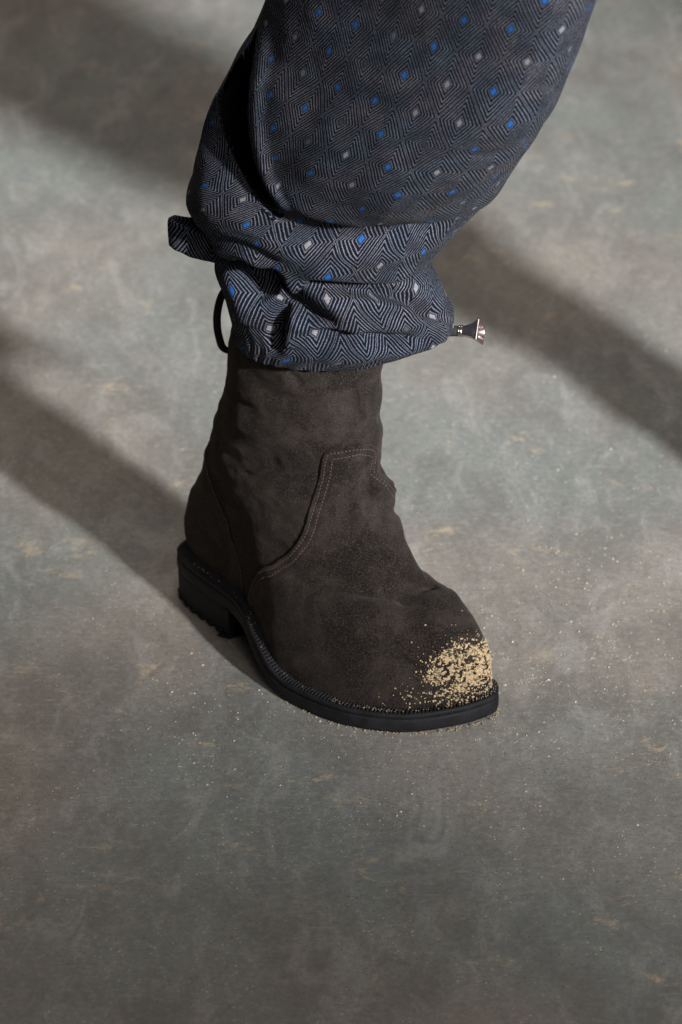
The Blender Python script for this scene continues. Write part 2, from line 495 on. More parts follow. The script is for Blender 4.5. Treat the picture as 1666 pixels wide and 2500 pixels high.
# upper : one smooth surface in rings from the welt to the top of the shaft
UT = np.array([
 # t     Tu     Tw     Bu     Bw     k     m
 (0.00, .2895, .0120, .0055, .0360, 1.00, 0.00),
 (0.04, .2898, .0190, .0045, .0430, 1.00, 0.00),
 (0.08, .2888, .0280, .0035, .0490, 1.00, 0.00),
 (0.13, .2872, .0390, .0025, .0570, 0.99, 0.02),
 (0.18, .2822, .0502, .0025, .0650, 0.96, 0.05),
 (0.24, .2728, .0622, .0035, .0740, 0.93, 0.10),
 (0.30, .2575, .0718, .0060, .0830, 0.885, 0.15),
 (0.35, .2420, .0768, .0090, .0910, 0.835, 0.21),
 (0.40, .2285, .0785, .0130, .0990, 0.780, 0.29),
 (0.47, .2130, .0950, .0180, .1110, 0.71, 0.46),
 (0.54, .2010, .1120, .0235, .1240, 0.67, 0.64),
 (0.61, .1905, .1300, .0285, .1380, 0.65, 0.80),
 (0.68, .1810, .1480, .0335, .1530, 0.64, 0.93),
 (0.76, .1760, .1730, .0400, .1730, 0.64, 1.00),
 (0.84, .1750, .2010, .0490, .2010, 0.64, 1.00),
 (0.92, .1745, .2330, .0540, .2330, 0.64, 1.00),
 (1.00, .1745, .2760, .0600, .2760, 0.64, 1.00)])
SHAFT_B = 0.0435
NT, NP = 460, 560
def upper_grid():
    t = np.linspace(0, 1, NT)
    Tu, Tw, Bu, Bw, kk, mm = [pchip(t, UT[:, 0], UT[:, i]) for i in range(1, 7)]
    inset = OUTLINE - outline_normals(OUTLINE) * (0.0078 - 0.0016 * sstep(OUTLINE[:, :1], .24, .285))
    i0, i1 = np.argmin(inset[:, 0]), np.argmax(inset[:, 0])
    def chain(a, b):
        idx = np.arange(a, b + 1) if b > a else np.arange(a, b + 1 + len(inset))
        c = inset[idx % len(inset)]
        return c
    c1 = chain(i0, i1); c2 = chain(i1, i0)[::-1]
    lat, med = (c1, c2) if c1[:, 1].mean() < c2[:, 1].mean() else (c2, c1)
    u0, u1 = inset[i0, 0], inset[i1, 0]
    phi = np.linspace(0, 2*pi, NP, endpoint=False)   # 0 = toe/front, pi/2 = medial, pi = heel/back, 3pi/2 = lateral
    sN = (1 + np.cos(phi)) / 2                          # 1 front, 0 back
    uu = u0 + sN * (u1 - u0)
    def side(c):
        o = np.argsort(c[:, 0]); return np.interp(uu, c[o, 0], c[o, 1])
    vm, vl = side(med), side(lat)
    va = np.interp(uu, [u0, u1], [inset[i0, 1], inset[i1, 1]])
    vfoot = np.where(phi < pi, vm, vl)
    cen = (vm + vl) / 2
    vshaft = 0.009 + np.sign(np.sin(phi)) * SHAFT_B * np.abs(np.sin(phi)) ** 0.92
    G = np.zeros((NT, NP, 3))
    # straighten the foot's axis as rings go up
    cen_up = 0.009 + (cen - 0.009) * 0.75
    for i in range(NT):
        u = Bu[i] + sN * (Tu[i] - Bu[i])
        if i == 0: pass
        wlin = Bw[i] + sN * (Tw[i] - Bw[i])
        feather = zb(u) + 0.0125
        f = 1 - sstep(t[i], 0.0, 0.30)
        wf = wlin
        # rings near the sole follow the feather line
        base = Bw[0] + sN * (Tw[0] - Bw[0])
        fl_ = zb(Bu[0] + sN * (Tu[0] - Bu[0])) + 0.0125
        w = wf + (fl_ - base) * f
        v = cen_up * (1 - f) + cen * f + (vfoot - cen) * kk[i]
        v = v * (1 - mm[i]) + vshaft * mm[i]
        G[i, :, 0] = u; G[i, :, 1] = v; G[i, :, 2] = w
    return G, t, phi

UG, UTt, UPH = upper_grid()

BOOT_FOLDS = [([(0.2235,0.0230,0.0830),(0.2255,0.0080,0.0850),(0.2245,-0.0090,0.0840),(0.2190,-0.0260,0.0800)],-3.9,7.5),([(0.2400,0.0200,0.0740),(0.2420,0.0040,0.0765),(0.2410,-0.0140,0.0760)],1.2,7),
 ([(0.0815,-0.0297,0.1974),(0.1152,-0.0345,0.2061),(0.1473,-0.0277,0.2141)],-1.6,7),
 ([(0.0996,-0.0335,0.2199),(0.1292,-0.0332,0.2224),(0.1431,-0.0295,0.2229),(0.1645,-0.0161,0.2230),(0.1716,-0.0059,0.2165)],-1.3,4.5),
 ([(0.0720,-0.0273,0.1832),(0.1076,-0.0345,0.1908),(0.1353,-0.0316,0.2002),(0.1577,-0.0219,0.2082)],1.8,9),
 ([(0.0620,-0.0248,0.1516),(0.0997,-0.0343,0.1611),(0.1252,-0.0332,0.1730)],-1.6,7),
 ([(0.0794,-0.0302,0.1442),(0.1115,-0.0350,0.1516),(0.1352,-0.0317,0.1586),(0.1503,-0.0261,0.1645)],-1.8,4),
 ([(0.0693,-0.0247,0.1264),(0.1119,-0.0358,0.1402),(0.1419,-0.0307,0.1512)],1.6,8),
 ([(0.1721,-0.0046,0.2388),(0.1718,-0.0053,0.2190),(0.1714,-0.0067,0.2027),(0.1706,-0.0085,0.1904)],0.6,3.5),
 ([(0.1684,-0.0115,0.2372),(0.1676,-0.0125,0.2174),(0.1662,-0.0145,0.1976)],-0.4,5),
 ([(0.1749,-0.0053,0.1593),(0.1788,-0.0055,0.1454),(0.1845,-0.0082,0.1331)],-1.8,5),
 ([(0.1718,-0.0101,0.1604),(0.1751,-0.0116,0.1452),(0.1822,-0.0150,0.1286)],1.6,5),
 ([(0.1660,0.0370,0.1500),(0.1792,0.0217,0.1530),(0.1793,0.0064,0.1600),(0.1754,-0.0059,0.1610)],-1.8,5.5),
 ([(0.1690,0.0380,0.1380),(0.1845,0.0230,0.1420),(0.1830,0.0060,0.1480),(0.1790,-0.0100,0.1450)],2.6,5),([(0.1740,0.0360,0.1200),(0.1865,0.0169,0.1256),(0.1854,0.0020,0.1304),(0.1823,-0.0088,0.1285)],-2.2,4.5),
 ([(0.1907,0.0035,0.1293),(0.1880,-0.0103,0.1250)],-1.6,5),
 ([(0.2233,0.0101,0.0813),(0.2153,-0.0070,0.0899),(0.2074,-0.0239,0.0863),(0.1920,-0.0382,0.0842)],-1.6,6),
 ([(0.2329,0.0096,0.0772),(0.2249,-0.0125,0.0802),(0.2155,-0.0349,0.0770)],1.2,8),
 ([(0.1614,-0.0521,0.0767),(0.1924,-0.0437,0.0800),(0.2196,-0.0354,0.0752)],1.0,12),
 ([(0.1402,-0.0488,0.0818),(0.1669,-0.0444,0.0888),(0.1869,-0.0314,0.0965)],-1.0,9),
 ([(0.1294,-0.0333,0.2459),(0.1364,-0.0318,0.2408),(0.1411,-0.0303,0.2350)],-1.0,4)] #@BOOT_FOLDS
VAMP_EDGE = [(0.1778,0.0119,0.1595),(0.1761,0.0137,0.1690),(0.1756,0.0128,0.1767),(0.1754,0.0060,0.1836),(0.1723,-0.0054,0.1876),(0.1642,-0.0165,0.1874),(0.1583,-0.0213,0.1856),(0.1545,-0.0236,0.1800),(0.1524,-0.0251,0.1647),(0.1508,-0.0275,0.1517),(0.1489,-0.0317,0.1362),(0.1469,-0.0355,0.1234),(0.1439,-0.0386,0.1131),(0.1367,-0.0422,0.1016),(0.1251,-0.0447,0.0895),(0.1027,-0.0379,0.0697),(0.0893,-0.0319,0.0553)] #@VAMP
COUNTER_EDGE = [(0.0371,-0.0096,0.1342),(0.0428,-0.0137,0.1256),(0.0511,-0.0164,0.1123),(0.0609,-0.0182,0.0963),(0.0681,-0.0203,0.0843),(0.0761,-0.0239,0.0746),(0.0839,-0.0288,0.0608),(0.0861,-0.0299,0.0477)] #@COUNTER
SAND_AREA = [(0.2739,-0.0214,0.0463),(0.2575,-0.0318,0.0558),(0.2699,-0.0134,0.0566),(0.2812,0.0018,0.0379),(0.2584,-0.0479,0.0292),(0.2731,-0.0327,0.0306),(0.2837,-0.0168,0.0268),(0.2497,-0.0561,0.0214)] #@SAND
TROUSER_FOLDS = [('v',[(-0.0183,-0.2710,0.3404),(0.0023,-0.2563,0.3242),(0.0259,-0.2525,0.3186),(0.0497,-0.2452,0.3080),(0.0627,-0.2390,0.2977),(0.0741,-0.2278,0.2867)],-7,5),
 ('v',[(-0.0387,-0.2543,0.3274),(-0.0182,-0.2782,0.3485),(0.0049,-0.2746,0.3448),(0.0311,-0.2608,0.3365),(0.0546,-0.2381,0.3307)],4,9),
 ('v',[(-0.0154,-0.2557,0.3281),(0.0079,-0.2584,0.3190),(0.0341,-0.2536,0.3114),(0.0577,-0.2448,0.2980)],4,7),
 ('v',[(-0.0501,-0.2690,0.3462),(-0.0434,-0.2526,0.3288),(-0.0309,-0.2616,0.3174),(-0.0183,-0.2666,0.3076),(-0.0055,-0.2688,0.2998),(0.0015,-0.2689,0.2963)],-9,6),
 ('v',[(-0.0385,-0.2706,0.3437),(-0.0271,-0.2577,0.3242),(-0.0096,-0.2646,0.3130),(0.0049,-0.2656,0.3070)],5,7),
 ('v',[(-0.0245,-0.2672,0.3026),(-0.0152,-0.2680,0.2922),(0.0023,-0.2686,0.2902),(0.0260,-0.2653,0.2856),(0.0418,-0.2602,0.2819),(0.0607,-0.2493,0.2783)],-6,5),
 ('v',[(-0.0329,-0.2650,0.3067),(-0.0213,-0.2678,0.2983),(-0.0009,-0.2689,0.2950),(0.0195,-0.2667,0.2929)],4,5),
 ('v',[(-0.0387,-0.2605,0.3168),(-0.0437,-0.2620,0.2999),(-0.0469,-0.2549,0.2749)],-7,5),
 ('v',[(-0.0329,-0.2634,0.3124),(-0.0370,-0.2638,0.2963),(-0.0389,-0.2593,0.2775)],3.5,6),
 ('v',[(-0.0706,-0.2564,0.3447),(-0.0607,-0.2486,0.3245),(-0.0533,-0.2574,0.3126)],-5,10),
 ('v',[(-0.0799,-0.2282,0.3306),(-0.0710,-0.2467,0.3104),(-0.0653,-0.2455,0.2869)],3,10),
 ('v',[(-0.0525,-0.2766,0.4093),(-0.0324,-0.2886,0.4008),(-0.0037,-0.2976,0.3957),(0.0278,-0.2960,0.3917),(0.0537,-0.2850,0.3879),(0.0723,-0.2864,0.3998)],-8,13),
 ('v',[(-0.1025,-0.2259,0.4008),(-0.0905,-0.2529,0.3882),(-0.0672,-0.2719,0.3782),(-0.0326,-0.2827,0.3675),(0.0049,-0.2838,0.3632),(0.0424,-0.2761,0.3674)],5,16),
 ('v',[(0.1062,-0.3764,0.5010),(0.0861,-0.3539,0.4718),(0.0584,-0.3397,0.4494)],3.0,26),
 ('v',[(0.0998,-0.2685,0.4054),(0.0825,-0.2782,0.3974),(0.0655,-0.2703,0.3774),(0.0526,-0.2703,0.3646)],-1.8,10),
 ('v',[(0.0106,-0.3078,0.4087),(0.0361,-0.3181,0.4200),(0.0624,-0.2812,0.3876)],-5,14),
 ('v',[(0.1540,-0.3676,0.5640),(0.1261,-0.3928,0.5332),(0.1033,-0.3370,0.4699)],1.5,18),
 ('v',[(0.1357,-0.4054,0.5962),(0.1095,-0.3862,0.5453),(0.0881,-0.3678,0.5154)],-1.0,18),
 ('v',[(-0.0913,-0.2341,0.3466),(-0.0675,-0.2659,0.3543),(-0.0414,-0.2690,0.3429)],4,8),
 ('v',[(-0.0787,-0.2609,0.3985),(-0.0527,-0.2785,0.3815),(-0.0268,-0.2840,0.3714)],2.5,10),
 ('v',[(-0.0968,-0.2430,0.3607),(-0.0673,-0.2705,0.3647),(-0.0413,-0.2781,0.3556)],-3,6),
 ('v',[(0.0189,-0.3242,0.4856),(-0.0094,-0.3053,0.4391),(-0.0324,-0.2886,0.4056)],3,20)] #@TROUSER_FOLDS


UN = grid_normals(UG)
UV_ = UG.reshape(-1, 3)
if np.sum((UV_ - UV_.mean(0)) * UN.reshape(-1, 3)) < 0: UN = -UN

# ------------------------------------------------------------------ trousers
# each ring: left end (x, z), right end (x, z), y of the middle, depth to the front, depth to the back, lift of the front, cloth length down the front
TR = np.array([
 (-.0000, .980, .2500, .980, -.290, .115, .120, 0.0),
 (-.0050, .860, .2480, .845, -.292, .112, .120, 0.0),
 (-.0180, .750, .2100, .735, -.289, .165, .115, 0.0),
 (-.0350, .640, .1860, .630, -.274, .164, .110, 0.0),
 (-.0520, .547, 0.1664, .547, -.255, .160, .105, 0.0),
 (-.0620, .513, 0.1565, .506, -.246, .155, .105, 0.0),
 (-.0745, .491, 0.1520, .490, -.240, .149, .100, 0.0),
 (-.0830, .471, 0.1448, .468, -.234, .144, .100, 0.0),
 (-.0915, .451, 0.1371, .449, -.228, .138, .095, 0.0),
 (-.0980, .431, 0.1277, .428, -.223, .127, .095, 0.0),
 (-.1020, .410, 0.1212, .410, -.219, .113, .090, 0.0),
 (-.1050, .390, 0.1144, .391, -.215, .090, .090, 0.002),
 (-.1105, .371, 0.1039, .374, -.209, .077, .085, 0.006),
 (-.1060, .358, 0.0920, .359, -.206, .079, .080, 0.009),
 (-.0960, .346, 0.0806, .345, -.205, .078, .075, 0.011),
 (-.0935, .337, 0.0711, .332, -.203, .073, .070, 0.011),
 (-.0890, .332, 0.0646, .322, -.202, .064, .065, 0.010),
 (-.0860, .331, 0.0645, .321, -.201, .054, .060, 0.010),
 (-.0870, .328, .0590, .317, -.201, .052, .060, 0.010),
 (-.0905, .324, .0658, .310, -.201, .056, .060, 0.009),
 (-.0910, .315, .0726, .297, -.204, .061, .060, 0.006),
 (-.0860, .301, .0774, .286, -.206, .063, .058, 0.004),
 (-.0818, .287, .0815, .277, -.206, .062, .056, 0.002),
 (-.0786, .275, .0806, .268, -.206, .059, .054, 0.000),
 (-.0775, .266, .0700, .262, -.205, .055, .052, 0.000),
 (-.0765, .2585, .0530, .2560, -.203, .0500, .050, -0.001),
 (-.0750, .2560, .0480, .2540, -.203, .0475, .049, -0.001),
 (-.0735, .2580, .0470, .2570, -.203, .0460, .048, 0.000),
 (-.0720, .2680, .0460, .2680, -.203, .0450, .047, 0.000)])
TNT, TNP = 520, 760
def trouser_grid():
    mid = (TR[:, 0] + TR[:, 2]) / 2
    fy = TR[:, 4] - TR[:, 5]; fz = (TR[:, 1] + TR[:, 3]) / 2 + TR[:, 7]
    L = np.r_[0, np.cumsum(np.hypot(np.diff(fy), np.diff(fz)) + 0.3 * np.abs(np.diff(TR[:, 0])))]
    # finer rows in the visible part
    tt = np.r_[np.linspace(0, L[3], 30, endpoint=False), np.linspace(L[3], L[-1], TNT - 30)]
    c = [pchip(tt, L, TR[:, i]) for i in range(8)]
    a = np.linspace(0, 2*pi, TNP, endpoint=False)     # 0 = right, pi/2 = front, pi = left
    ca, sa = np.cos(a), np.sin(a)
    front = sa > 0
    G = np.zeros((TNT, TNP, 3))
    for i in range(TNT):
        xl, zl, xr, zr, y, df, dbk, lift = [q[i] for q in c]
        f = (1 + ca) / 2
        ex = np.sign(sa) * np.abs(sa) ** 0.88
        pk = 0.5 + 0.08 * sstep(zl, .36, .42) + 0.22 * sstep(zl, .44, .58)       # the shin faces right, its flat side faces the camera's left
        sk = np.where(f < pk, f / pk, (1 - f) / (1 - pk))
        wk = sstep(zl, .36, .44)
        cir = np.sqrt(np.clip(1 - (1 - sk) ** 2, 0, 1))
        exf = (1 - wk) * ex + wk * np.where(f < pk, 0.92 * (1 - (1 - sk) ** 1.4) + 0.08 * cir, 0.08 * sk + 0.92 * np.clip(1 - (1 - sk) ** 3.2, 0, 1) ** 0.5)
        ex = np.where(front, exf, ex)
        G[i, :, 0] = xl + f * (xr - xl)
        G[i, :, 1] = y - np.where(front, df, dbk) * ex
        G[i, :, 2] = zl + f * (zr - zl) + np.where(front, ex, 0) * lift
    return G, tt, a

TG, TT, TA = trouser_grid()
TN = grid_normals(TG)
if np.sum((TG[..., :2] - TG[..., :2].mean(1, keepdims=True)) * TN[..., :2]) < 0: TN = -TN

#@REST
# smooth fields used for cloth and leather
def field(V, scale, seed, octv=3):
    return lump_noise(V, scale, seed, octv)

def add_folds(V, N, folds, reach=4.0):
    d = np.zeros(len(V))
    for P, amp, sg in folds:
        P = np.asarray(P, float); sg = sg * 0.001
        lo, hi = P.min(0) - reach * sg, P.max(0) + reach * sg
        k = np.where(((V > lo) & (V < hi)).all(1))[0]
        if not len(k): continue
        if len(P) > 2:
            Q = [P[0]]
            E_ = np.vstack([2*P[0]-P[1], P, 2*P[-1]-P[-2]])
            for i in range(1, len(E_) - 2):
                for t in (0.25, 0.5, 0.75, 1.0):
                    p0, p1, p2, p3 = E_[i-1], E_[i], E_[i+1], E_[i+2]
                    Q.append(0.5 * ((2*p1) + (p2-p0)*t + (2*p0-5*p1+4*p2-p3)*t*t + (3*p1-p0-3*p2+p3)*t**3))
            P = np.array(Q)
        dist, _, _, par = polyline_dist(V[k], P)
        fade = sstep(par, 0, .18) * (1 - sstep(par, .82, 1)) * .75 + .25
        d[k] += amp * 0.001 * np.exp(-(dist / sg) ** 2) * fade
    return V + N * d[:, None]

# displaced upper
N0 = UN.reshape(-1, 3)
P0 = add_folds(UV_.copy(), N0, [(p, a * 2.0, sg) for p, a, sg in BOOT_FOLDS])
st = sstep(P0[:, 2], 0.06, 0.12)
P0 = P0 + N0 * ((0.0011 + 0.0011 * st) * field(UV_ * [1, 1, 1.6], 26, 3, 3))[:, None]
PG = P0.reshape(NT, NP, 3)

def to_param(pt):
    k = int(np.argmin(((UV_ - np.asarray(pt)) ** 2).sum(1)))
    i, j = divmod(k, NP)
    ph = UPH[j]
    return [ph if ph < pi else ph - 2 * pi, UTt[i]]

def surf(par):
    par = np.asarray(par, float)
    fi = np.clip(par[:, 1], 0, 1) * (NT - 1); fj = np.mod(par[:, 0], 2*pi) / (2*pi) * NP
    i = np.minimum(fi.astype(int), NT - 2); j = fj.astype(int) % NP; j2 = (j + 1) % NP
    a = (fi - i)[:, None]; b = (fj - np.floor(fj))[:, None]
    return (PG[i, j] * (1-a) * (1-b) + PG[i+1, j] * a * (1-b) + PG[i, j2] * (1-a) * b + PG[i+1, j2] * a * b)

def smooth_open(P, n):
    P = np.asarray(P, float); E_ = np.vstack([2*P[0]-P[1], P, 2*P[-1]-P[-2]]); Q = []
    for i in range(1, len(E_) - 2):
        for t in np.linspace(0, 1, 12, endpoint=False):
            p0, p1, p2, p3 = E_[i-1], E_[i], E_[i+1], E_[i+2]
            Q.append(0.5 * ((2*p1) + (p2-p0)*t + (2*p0-5*p1+4*p2-p3)*t*t + (3*p1-p0-3*p2+p3)*t**3))
    Q.append(P[-1])
    return resample(np.array(Q), n)

def inside(par, poly):
    x, y = par[:, 0], par[:, 1]; r = np.zeros(len(par), bool)
    for (x1, y1), (x2, y2) in zip(poly, np.roll(poly, -1, 0)):
        c = (y1 > y) != (y2 > y)
        with np.errstate(divide='ignore', invalid='ignore'):
            r ^= c & (x < (x2 - x1) * (y - y1) / (y2 - y1 + 1e-12) + x1)
    return r

lat = [to_param(p) for p in VAMP_EDGE[3:]]
front = [to_param(p) for p in VAMP_EDGE[:3]]
lat[-1][1] = -0.02
med_low = [[-a, b] for a, b in lat[9:]]
edge = np.array(med_low[::-1] + [[1.05, .565], [.75, .60], [.42, .64], [.20, .69]] + front[1:] + lat)
vamp_edge = smooth_open(edge, 420)
vamp_poly = np.vstack([vamp_edge, [[vamp_edge[-1, 0], -.1], [vamp_edge[0, 0], -.1]]])

cl = np.array([to_param(p) for p in COUNTER_EDGE])
cl = np.mod(cl * [1, 0], 2*pi) + cl * [0, 1]
cl[-1, 1] = -0.02
c_edge = np.vstack([[[pi, .69]], [[pi + .22, .685]], cl])
c_edge = smooth_open(np.vstack([c_edge[::-1], np.column_stack([2*pi - c_edge[1:, 0], c_edge[1:, 1]])]), 420)
c_poly = np.vstack([c_edge, [[c_edge[-1, 0], -.1], [c_edge[0, 0], -.1]]])

PHI2, T2 = np.meshgrid(UPH, UTt)
parV = np.column_stack([np.where(PHI2.ravel() > pi, PHI2.ravel() - 2*pi, PHI2.ravel()), T2.ravel()])
parC = np.column_stack([PHI2.ravel(), T2.ravel()])
vin, cin = inside(parV, vamp_poly), inside(parC, c_poly)
vamp3, coun3 = surf(vamp_edge), surf(c_edge)
def near_dist(V, P):
    out = np.empty(len(V))
    for a in range(0, len(V), 20000):
        out[a:a+20000] = np.sqrt(((V[a:a+20000, None, :] - P[None]) ** 2).sum(2).min(1))
    return out
vd = near_dist(P0.astype(np.float32), resample(vamp3, 700).astype(np.float32)); vd = np.where(vin, vd, -vd)
cd = near_dist(P0.astype(np.float32), resample(coun3, 500).astype(np.float32)); cd = np.where(cin, cd, -cd)
FQ = grid_faces(NT, NP)
def panel(name, disp, keep):
    k = keep[FQ].all(1); F = FQ[k]
    used, inv = np.unique(F, return_inverse=True)
    V = (P0 + N0 * disp[:, None])[used]
    return mesh_obj(name, V, inv.reshape(F.shape), M_SUEDE, boot)
rag = 0.00025 * field(P0, 900, 9, 1)
vs = vd + rag
vamp_disp = -0.0006 + 0.0024 * sstep(vs, -0.0007, 0.0008) + 0.0003 * np.exp(-((vs - .0012) / .0012) ** 2)
for off in (.0036, .0088): vamp_disp -= 0.00045 * np.exp(-((vd - off) / .0009) ** 2)
vamp = panel('vamp', vamp_disp, vd > -0.0012)
shaft_disp = -0.0011 * np.exp(-(cd / .0011) ** 2) + 0.0006 * np.exp(-((cd + .0028) / .0016) ** 2)
shaft = panel('shaft', shaft_disp, (vd < 0.004) & (cd < 0.0012))
coun_disp = 0.0002 - 0.0012 * np.exp(-(cd / .0011) ** 2)
counter = panel('heel_counter', coun_disp, (cd > -0.0012) & (vd < 0.004))

# rows of stitching on the vamp
from mathutils.bvhtree import BVHTree
def bvh_of(o):
    return BVHTree.FromPolygons([v.co[:] for v in o.data.vertices], [p.vertices[:] for p in o.data.polygons])
BB = BVHTree.FromPolygons(P0.tolist(), grid_faces(NT, NP)[::1].tolist())
def stitch_row(edge3, off, pitch=.0028, length=.0017, r=.00027, lift=.0001, side=1, raise_=.0):
    L = np.linalg.norm(np.diff(edge3, axis=0), axis=1).sum()
    c = resample(edge3, max(4, int(L / .0008)))
    T = np.gradient(c, axis=0)
    nn = np.array([BB.find_nearest(Vector(p))[1][:] for p in c])
    if np.sum(nn * (c - P0.mean(0))) < 0: nn = -nn
    ker = np.ones(9) / 9
    sm = lambda A: np.stack([np.convolve(np.pad(A[:, k], 4, mode='edge'), ker, 'valid') for k in range(3)], -1)
    nn = sm(nn); b = np.cross(nn, sm(T)); b /= np.linalg.norm(b, axis=1, keepdims=True) + 1e-12
    pts = []
    for p in c + b * side * off:
        h2 = BB.find_nearest(Vector(p)); n2 = np.array(h2[1])
        if n2 @ (p - P0.mean(0)) < 0: n2 = -n2
        pts.append(np.array(h2[0]) + n2 * (raise_ + lift))
    pts = resample(np.array(pts), int(L / .0004))
    VV, FF = [], []; step = int(round(pitch / .0004)); ln = int(round(length / .0004))
    for a in range(2, len(pts) - ln - 1, step):
        seg = pts[a:a + ln + 1].copy()
        v, f = tube(seg, [r * .5] + [r] * (len(seg) - 2) + [r * .5], 6)
        FF += [tuple(i + sum(map(len, VV)) for i in ff) for ff in f] if False else [tuple(i + stitch_row.n for i in ff) for ff in f]
        VV.append(v); stitch_row.n += len(v)
    return VV, FF
def stitches(parent, rows):
    stitch_row.n = 0; VV, FF = [], []
    for e3, off, side, ra in rows:
        v, f = stitch_row(e3, off, side=side, raise_=ra); VV += v; FF += f
    o = mesh_obj('stitching', np.concatenate(VV), FF, M_STITCH, parent); o['kind'] = 'stuff'
    return o
mid_i = len(vamp3) // 2
probe = BB.find_nearest(Vector(vamp3[mid_i]))
tt_ = vamp3[mid_i + 1] - vamp3[mid_i - 1]; nb_ = np.array(probe[1]); nb_ = nb_ if nb_ @ (vamp3[mid_i] - P0.mean(0)) > 0 else -nb_; b_ = np.cross(nb_, tt_ / np.linalg.norm(tt_))
sd = 1 if vd[np.argmin(((P0 - (vamp3[mid_i] + b_ * .004)) ** 2).sum(1))] > 0 else -1
stitches(vamp, [(vamp3, .0034, sd, .0017), (vamp3, .0080, sd, .0017)])
k_ = len(coun3) // 4
probe = BB.find_nearest(Vector(coun3[k_])); tt_ = coun3[k_ + 1] - coun3[k_ - 1]; nb_ = np.array(probe[1]); nb_ = nb_ if nb_ @ (coun3[k_] - P0.mean(0)) > 0 else -nb_; b_ = np.cross(nb_, tt_ / np.linalg.norm(tt_))
sd = 1 if cd[np.argmin(((P0 - (coun3[k_] + b_ * .004)) ** 2).sum(1))] > 0 else -1
stitches(counter, [(coun3, .0026, sd, .0001)])

# sand stuck on the toe
sand_c = np.array(SAND_AREA[0]) + [.0035, -.0035, -.0045]
vv = np.array([v.co[:] for v in vamp.data.vertices]); vn = np.array([v.normal[:] for v in vamp.data.vertices])
near = np.where(np.linalg.norm(vv - sand_c, axis=1) < 0.062)[0]
cand = near[rng.integers(0, len(near), 130000)]
pc = vv[cand] + rng.normal(0, .0003, (len(cand), 3))
q = pc - sand_c
main = np.exp(-(np.sqrt((q[:, 1] / .0285) ** 2 + (q[:, 0] / .020) ** 2 + (q[:, 2] / .0165) ** 2) ** 4))
low = np.exp(-((pc[:, 2] - .026) / .008) ** 2) * np.exp(-((q[:, 1] + .004) / .036) ** 2) * (pc[:, 0] > .235) * .26
clump = field(pc, 150, 5, 3); clump2 = field(pc, 460, 8, 2)
upper_w = .55 + .65 * sstep(pc[:, 2], .032, .043)
dens = main * upper_w * sstep(clump * .6 + .9 * clump2, -.16, .20) * .34 + low * sstep(clump2, -.1, .5) * .30 + .004 * np.exp(-(np.linalg.norm(q, axis=1) / .028) ** 2)
ok = rng.random(len(cand)) < dens * 1.15
pts = vv[cand[ok]] + vn[cand[ok]] * .0002
rad = np.clip(rng.lognormal(math.log(.00042), .6, len(pts)), .0002, .0010)
V, F = scatter(pts, rad)
sg_ = mesh_obj('toe_sand', V, F, M_SAND, vamp, smooth=False); sg_['kind'] = 'stuff'
# crumbs caught on the welt and along the foot of the sole
n_ = outline_normals(OUTLINE)
P_, R_ = [], []
for i in range(900):
    k = rng.integers(0, len(OUTLINE))
    u, v = OUTLINE[k]
    if u < .20 and rng.random() < .85: continue
    o = -rng.uniform(.001, .008)
    P_.append([*(OUTLINE[k] + n_[k] * o), zb(u) + SOLE_H + .0056 + .0002]); R_.append(rng.uniform(.00022, .00048))
V, F = scatter(np.array(P_), R_)
ws = mesh_obj('welt_sand', V, F, M_SAND, welt, smooth=False); ws['kind'] = 'stuff'
P_, R_ = [], []
for i in range(1300):
    k = rng.integers(0, len(OUTLINE)); u, v = OUTLINE[k]
    if u < .16 or rng.random() > (.25 + .75 * sstep(u, .2, .285)) * (.35 + .65 * (mnoise.noise(Vector((k * .045, 0, 0))) > -.05)): continue
    p = OUTLINE[k] + n_[k] * (rng.normal(-.0004, .0009))
    P_.append([*p, .0005 + zb(u) * .6 * rng.random()]); R_.append(rng.uniform(.0003, .0008))
V, F = scatter(np.array(P_), R_)
os_ = mesh_obj('sole_sand', V, F, M_SAND, outsole, smooth=False); os_['kind'] = 'stuff'

# ------------------------------------------------------------------ trousers mesh
trousers = empty('trousers', (-0.02, -0.20, 0.25), 0,
                 label='dark wool trouser leg woven with diamonds and blue dots, gathered over the boot', category='trousers',
                 group='diamond woven trouser legs')
TG0 = TG.copy()
NOTCH = np.array([  # z, right lip x, left lip x, depth
 (.540, -.0560, -.0575, .0), (.525, -.0580, -.0612, .010), (.510, -.0602, -.0670, .040), (.490, -.0640, -.0800, .080), (.470, -.0655, -.0875, .090),
 (.452, -.0640, -.0868, .090), (.436, -.0605, -.0822, .085), (.423, -.0550, -.0750, .065), (.413, -.0490, -.0650, .038), (.402, -.0440, -.0520, .008), (.394, -.042, -.046, 0)])
def carve(G):
    G = G.copy()
    z = G[..., 2]; x = G[..., 0]
    o = np.argsort(NOTCH[:, 0]); nz = NOTCH[o]
    xp = np.interp(z, nz[:, 0], nz[:, 1]); xb = np.interp(z, nz[:, 0], nz[:, 2]); dp = np.interp(z, nz[:, 0], nz[:, 3], left=0, right=0)
    fr = (np.sin(TA) > 0)[None, :]
    w = np.maximum(xp - xb, 1e-4)
    prof = sstep(x, xb - .001, xb + .0045) * (1 - sstep(x, xp - .0022, xp + .0006))
    G[..., 1] += np.where(fr, dp * prof, 0)          # the fold runs inwards and down
    G[..., 2] -= np.where(fr, dp * prof * .56, 0)
    lip = np.exp(-((x - xp - .004) / .006) ** 2) * (np.minimum(dp, .06) / .06)
    G[..., 1] -= np.where(fr, .006 * lip, 0)
    lobe = sstep(x, xb - .03, xb + .002) * (1 - sstep(x, xb, xb + .003)) * (np.minimum(dp, .06) / .06)
    G[..., 1] += np.where(fr, .010 * lobe, 0)
    return G
